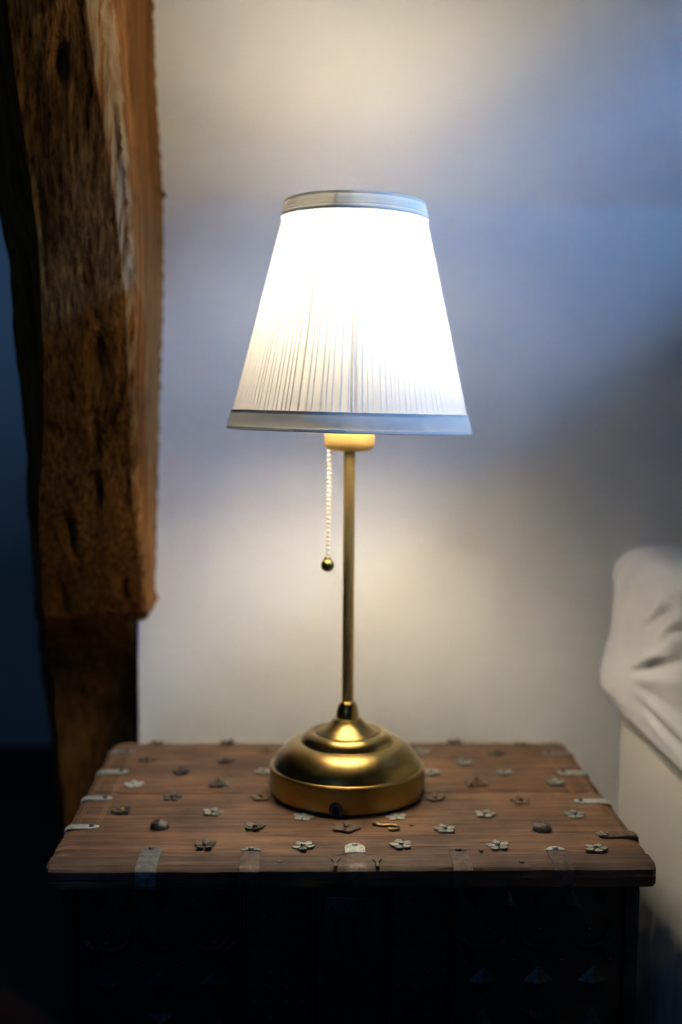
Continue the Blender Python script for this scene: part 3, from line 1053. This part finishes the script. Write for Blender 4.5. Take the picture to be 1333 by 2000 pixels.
bm.faces.new(vs)
bm.faces.new(vb[::-1])
for i in range(len(vs)):
    j = (i + 1) % len(vs)
    bm.faces.new((vs[i], vb[i], vb[j], vs[j]))
bmesh.ops.recalc_face_normals(bm, faces=bm.faces)
bmesh.ops.rotate(bm, verts=bm.verts, cent=(0, 0, 0), matrix=Matrix.Rotation(an + PI / 2, 3, 'Z'))
obj('outlet_hole', bm, M['bed_leg'], co, False)

# pull chain: a cord with separate beads and a ball
cx0, cx1, cy = -.0185, -.0193, -.006
bm = bmesh.new()
tube(bm, [(cx0, cy, .3185), (cx1, cy, .217)], .0005, 6)
chain = obj('pull_chain', bm, M['chain_link'], lamp)
bm = bmesh.new()
bmesh.ops.create_uvsphere(bm, u_segments=12, v_segments=8, radius=.0021)
for v in bm.verts:
    v.co.z *= .80
bead = mesh_of('bead', bm, M['chain'], 80)
NB = 25
for i in range(NB):
    t = i / (NB - 1)
    shared('bead', bead, chain, (cx0 + (cx1 - cx0) * t, cy, .3155 - t * .0965))
bm = bmesh.new()
bmesh.ops.create_uvsphere(bm, u_segments=32, v_segments=20, radius=.0060)
bmesh.ops.translate(bm, verts=bm.verts, vec=(-.0196, cy, .2118))
lathe(bm, [(.0030, .2160), (.0032, .2185), (.0022, .2196), (0, .2196)], 20, (-.0196, cy))
obj('pull_ball', bm, M['brass'], chain, True, 50)

# ---- the shade, slightly askew
SB, ST, RB, RT = .3345, .5360, .1098, .0617
tilt = Matrix.Translation((0, 0, .43)) @ Matrix.Rotation(math.radians(1.0), 4, 'Y') @ Matrix.Translation((0, 0, -.43)) @ Matrix.Translation((.0010, 0, 0))


def rad(z):
    return RB + (RT - RB) * (z - SB) / (ST - SB)


rnd = random.Random(11)
NPLEAT = 118
ws = [rnd.uniform(.55, 1.45) for _ in range(NPLEAT)]
tot = sum(ws)
edges = [0.0]
for w in ws:
    edges.append(edges[-1] + w / tot)
PER = 12
angs, sawv, foldv = [], [], []
for k in range(NPLEAT):
    dep = rnd.uniform(.45, 1.15)
    lap = rnd.uniform(.55, 1.0)
    for q in range(PER):
        t = q / PER
        angs.append((edges[k] + (edges[k + 1] - edges[k]) * t) * 2 * PI)
        s = t / .82 if t < .82 else (1 - t) / .18
        sawv.append((s * s * (3 - 2 * s) - .5) * dep)
        foldv.append(lap if t > .76 else (lap * .35 if t < .06 else 0.0))
NA, NH = len(angs), 26
bm = bmesh.new()
fl = bm.verts.layers.float.new('fold')
rows = []
for j in range(NH + 1):
    tz = j / NH
    z = SB + .0150 + (ST - .0134 - SB - .0150) * tz
    amp = .00075 * (1.0 - .25 * tz)
    row = []
    for i in range(NA):
        wob = .0025 * noise.noise(Vector((math.cos(angs[i]) * 9, math.sin(angs[i]) * 9, z * 14)))
        a = angs[i] + wob
        r = rad(z) - .0006 + sawv[i] * amp
        v = bm.verts.new((r * math.cos(a), r * math.sin(a), z))
        ds = abs((a + PI / 2 + .012 + PI) % (2 * PI) - PI) * r          # the doubled seam faces the viewer
        v[fl] = max(foldv[i], .62 if ds < .0026 + .0006 * (1 - tz) else 0.0)
        row.append(v)
    rows.append(row)
for a, b in zip(rows, rows[1:]):
    for i in range(NA):
        j = (i + 1) % NA
        bm.faces.new((a[i], a[j], b[j], b[i]))
bm.transform(tilt)
shade = obj('lamp_shade', bm, M['shade'], lamp, True, 80)


def band(name, z0, z1, off, mat, th=.0009, lips=True):
    """binding tape wrapped round the shade, with a stitched lip at the edges"""
    bm = bmesh.new()
    fl_ = bm.verts.layers.float.new('fold')
    L = z1 - z0
    # height share, bulge share, light passed: rolled rim, stitched line, flat tape, single-layer lip
    lay_ = [(0, -.2, .35), (.03, .9, .35), (.14, 1.0, .35), (.16, .75, 1.7), (.22, .75, 1.7), (.24, .95, .8), (.45, .8, .8), (.68, .95, .8),
            (.70, .55, 1.5), (.94, .5, 1.5), (.97, .5, 2.2), (1.0, 0, 2.2)]
    if not lips:
        lay_ = [(1 - t, o, {.35: .5, 1.7: 1.2, .8: 1.0, 1.5: 1.3, 2.2: 4.5}[f]) for t, o, f in lay_][::-1]
    n = 200
    rings = []
    for t, o, f in lay_:
        z = z0 + L * t
        ring = []
        for i in range(n):
            r = rad(z) + off + th * o + .00025 * noise.noise(Vector((i * .3, z * 40, 1)))
            v = bm.verts.new((r * math.cos(2 * PI * i / n), r * math.sin(2 * PI * i / n), z))
            v[fl_] = f
            ring.append(v)
        rings.append(ring)
    for a, b in zip(rings, rings[1:]):
        for i in range(n):
            j = (i + 1) % n
            bm.faces.new((a[i], a[j], b[j], b[i]))
    bmesh.ops.recalc_face_normals(bm, faces=bm.faces)
    bm.transform(tilt)
    return obj(name, bm, mat, shade, True, 50)


band('bottom_trim', SB - .0008, SB + .0166, .0004, M['trim'])
band('top_trim', ST - .0150, ST + .0006, .0004, M['top_trim'], .0009, False)
# wire spider that carries the shade on the holder
bm = bmesh.new()
zr = .3480
tube(bm, [(.0172 * math.cos(2 * PI * i / 24), .0172 * math.sin(2 * PI * i / 24), zr) for i in range(25)], .0010, 6)
for k in range(3):
    a = .4 + 2 * PI * k / 3
    zt = SB + .012
    tube(bm, [(.0172 * math.cos(a), .0172 * math.sin(a), zr), ((rad(zt) - .002) * math.cos(a), (rad(zt) - .002) * math.sin(a), zt)], .0010, 6)
bm.transform(tilt)
obj('shade_carrier', bm, M['socket_in'], shade)

# ------------------------------------------------------------------ bed: base and mattress
MX0, MX1, MY0, MY1 = 0.318, 1.27, -0.75, 1.190
MZ0, MZ1 = 0.4535, 0.6180
base = thing('bed_base', 'cream upholstered bed base under the mattress at the right, beside the chest', 'bed base', (.80, .22, 0))
bm = bmesh.new()
BXa, BXb, BYa, BYb = .336, 1.26, -.74, 1.184
per = []
R = .018
seg_s = [('l', BYa + R, BYb - R), ]
path2 = []
nl = 380
for i in range(nl + 1):
    path2.append((BXa, BYa + R + (BYb - BYa - 2 * R) * i / nl, (-1, 0)))
for i in range(1, 8):
    a = PI - (PI / 2) * i / 8
    path2.append((BXa + R + R * math.cos(a), BYb - R + R * math.sin(a), (math.cos(a), math.sin(a))))
for i in range(25):
    path2.append((BXa + R + (BXb - BXa - 2 * R) * i / 24, BYb, (0, 1)))
for i in range(1, 5):
    a = PI / 2 - (PI / 2) * i / 5
    path2.append((BXb - R + R * math.cos(a), BYb - R + R * math.sin(a), (math.cos(a), math.sin(a))))
for i in range(25):
    path2.append((BXb, BYb - R - (BYb - BYa - 2 * R) * i / 24, (1, 0)))
for i in range(25):
    path2.append((BXb - R - (BXb - BXa - 2 * R) * i / 24, BYa, (0, -1)))
zl = [.45, .448, .44, .42, .39, .35, .31, .285, .265, .25, .22, .18, .13, .08, .05]
rows = []
for z in zl:
    row = []
    for (x, y, nn) in path2:
        f = min(1.0, max(0.0, (.275 - z) / .03))
        o = .0015 * noise.noise(Vector((y * 9, z * 9, 8)))
        o += f * (.004 + .0045 * math.sin(y * 170 + 9 * noise.noise(Vector((y * 11, 0, 0)))) * (.6 + .4 * noise.noise(Vector((y * 30, z * 6, 1)))))
        row.append(bm.verts.new((x + nn[0] * o, y + nn[1] * o, z)))
    rows.append(row)
n2 = len(path2)
for a, b in zip(rows, rows[1:]):
    for i in range(n2):
        j = (i + 1) % n2
        bm.faces.new((a[j], a[i], b[i], b[j]))
bm.faces.new(rows[0])
bm.faces.new(rows[-1][::-1])
bmesh.ops.recalc_face_normals(bm, faces=bm.faces)
bmesh.ops.translate(bm, verts=bm.verts, vec=-base.location)
obj('upholstery', bm, M['base_cloth'], base, True, 60)
for x in (BXa + .06, BXb - .06):
    for y in (BYa + .08, BYb - .08):
        bm = bmesh.new()
        lathe(bm, [(0, 0), (.022, 0), (.026, .004), (.026, .052), (0, .052)], 20, (x - base.location.x, y - base.location.y))
        obj('foot', bm, M['bed_leg'], base)

matt = thing('mattress', 'mattress in a wrinkled white fitted sheet, lying on the cream bed base', 'mattress', (.80, .22, MZ0))
bm = bmesh.new()
box(bm, MX0 + .012 - .80, MX1 - .012 - .80, MY0 + .012 - .22, MY1 - .012 - .22, 0, MZ1 - MZ0 - .012, .02, 3)
obj('mattress_core', bm, M['base_cloth'], matt)

# creases on the visible side: (y0, z0, y1, z1, width, depth)
CREASE = [(1.068, .506, .900, .560, .0050, -.0070), (1.062, .513, .900, .567, .0065, .0060),
          (1.030, .559, .900, .618, .0045, -.0050), (1.020, .568, .905, .622, .0055, .0038), (1.000, .552, .905, .598, .0050, .0040),
          (.968, .563, .905, .580, .0040, -.0045), (.990, .540, .905, .567, .0035, -.0030),
          (1.055, .494, .900, .506, .0040, -.0026), (1.050, .488, .905, .486, .0045, .0028), (1.035, .480, .905, .474, .0035, -.0024),
          (1.060, .500, .930, .528, .0045, .0030), (1.03, .474, .91, .462, .004, .0026)]


def crease(y, z):
    o = 0.0
    for y0, z0, y1, z1, w, d in CREASE:
        L2 = (y1 - y0) ** 2 + (z1 - z0) ** 2
        t = ((y - y0) * (y1 - y0) + (z - z0) * (z1 - z0)) / L2
        if -.25 < t < 1.6:
            py, pz = y0 + t * (y1 - y0), z0 + t * (z1 - z0)
            dist = math.hypot(y - py, z - pz)
            fade = max(0.0, min(1.0, (t + .10) / .35)) * max(0.0, min(1.0, (1.6 - t) / .4))
            ww = w * (.5 + .7 * max(0, min(1.3, t)))
            o += .8 * d * fade * math.exp(-(dist / (1.35 * ww)) ** 2)
    o += .0016 * noise.noise(Vector((y * 25 + z * 30, z * 18 - y * 12, 3.1)))
    return o


prof = [(-.006, MZ0 + .004), (.006, MZ0 - .0005), (.0015, MZ0 + .0005), (-.0015, MZ0 + .003), (-.002, MZ0 + .008)]
ins = [(.010, MZ0 - .0008), (.003, MZ0 - .0008), (.0005, MZ0 + .001), (0, MZ0 + .005), (0, MZ0 + .010)]
nz = 44
RT_ = .036
ins += [(0, MZ0 + .010 + (MZ1 - RT_ - MZ0 - .010) * i / nz) for i in range(1, nz + 1)]
ins += [(RT_ * (1 - math.cos(a)), MZ1 - RT_ + RT_ * math.sin(a)) for a in [(PI / 2) * i / 10 for i in range(1, 11)]]
ins += [(.05, MZ1 + .001), (.09, MZ1 + .002), (.16, MZ1 + .003), (.30, MZ1 + .004)]


def outline(d):
    """rounded rectangle inset by d: dense along the side the photograph shows"""
    x0, x1, y0, y1 = MX0 + d, MX1 - d, MY0 + d, MY1 - d
    r = max(.034 - d * .6, .004)
    pts = []
    na, nb = 40, 150
    for i in range(na):
        pts.append((x0, y0 + r + (.82 - y0 - r) * i / na, -1, 0))
    for i in range(nb + 1):
        pts.append((x0, .82 + (y1 - r - .82) * i / nb, -1, 0))
    for i in range(1, 12):
        a = PI - (PI / 2) * i / 12
        pts.append((x0 + r + r * math.cos(a), y1 - r + r * math.sin(a), math.cos(a), math.sin(a)))
    for i in range(21):
        pts.append((x0 + r + (x1 - x0 - 2 * r) * i / 20, y1, 0, 1))
    for i in range(1, 6):
        a = PI / 2 - (PI / 2) * i / 6
        pts.append((x1 - r + r * math.cos(a), y1 - r + r * math.sin(a), math.cos(a), math.sin(a)))
    for i in range(21):
        pts.append((x1, y1 - r - (y1 - y0 - 2 * r) * i / 20, 1, 0))
    for i in range(21):
        pts.append((x1 - r - (x1 - x0 - 2 * r) * i / 20, y0, 0, -1))
    return pts


bm = bmesh.new()
rows = []
for d, z in ins:
    row = []
    for x, y, nx_, ny_ in outline(d):
        o, dz = 0.0, 0.0
        if nx_ < 0 and d < .03:
            f = min(1.0, max(0.0, (z - MZ0 - .002) / .012)) * (1 - d / .03)
            o = crease(y, z) * f
            # the sheet bulges a little at the lower far corner
            o += .007 * math.exp(-((z - .478) / .030) ** 2) * min(1.0, max(0.0, (y - 1.02) / .12)) * f
            o -= .004 * math.exp(-((z - .56) / .04) ** 2) * min(1.0, max(0.0, (y - 1.05) / .10)) * f
        if d >= .03:
            dz = .004 * noise.noise(Vector((x * 9, y * 9, 2)))
        row.append(bm.verts.new((x + nx_ * o, y + ny_ * o * .6, z + dz)))
    rows.append(row)
n2 = len(rows[0])
for a, b in zip(rows, rows[1:]):
    for i in range(n2):
        j = (i + 1) % n2
        bm.faces.new((a[i], a[j], b[j], b[i]))
bm.faces.new(rows[-1])
bmesh.ops.recalc_face_normals(bm, faces=bm.faces)
bmesh.ops.translate(bm, verts=bm.verts, vec=-matt.location)
obj('fitted_sheet', bm, M['sheet'], matt, True, 70)
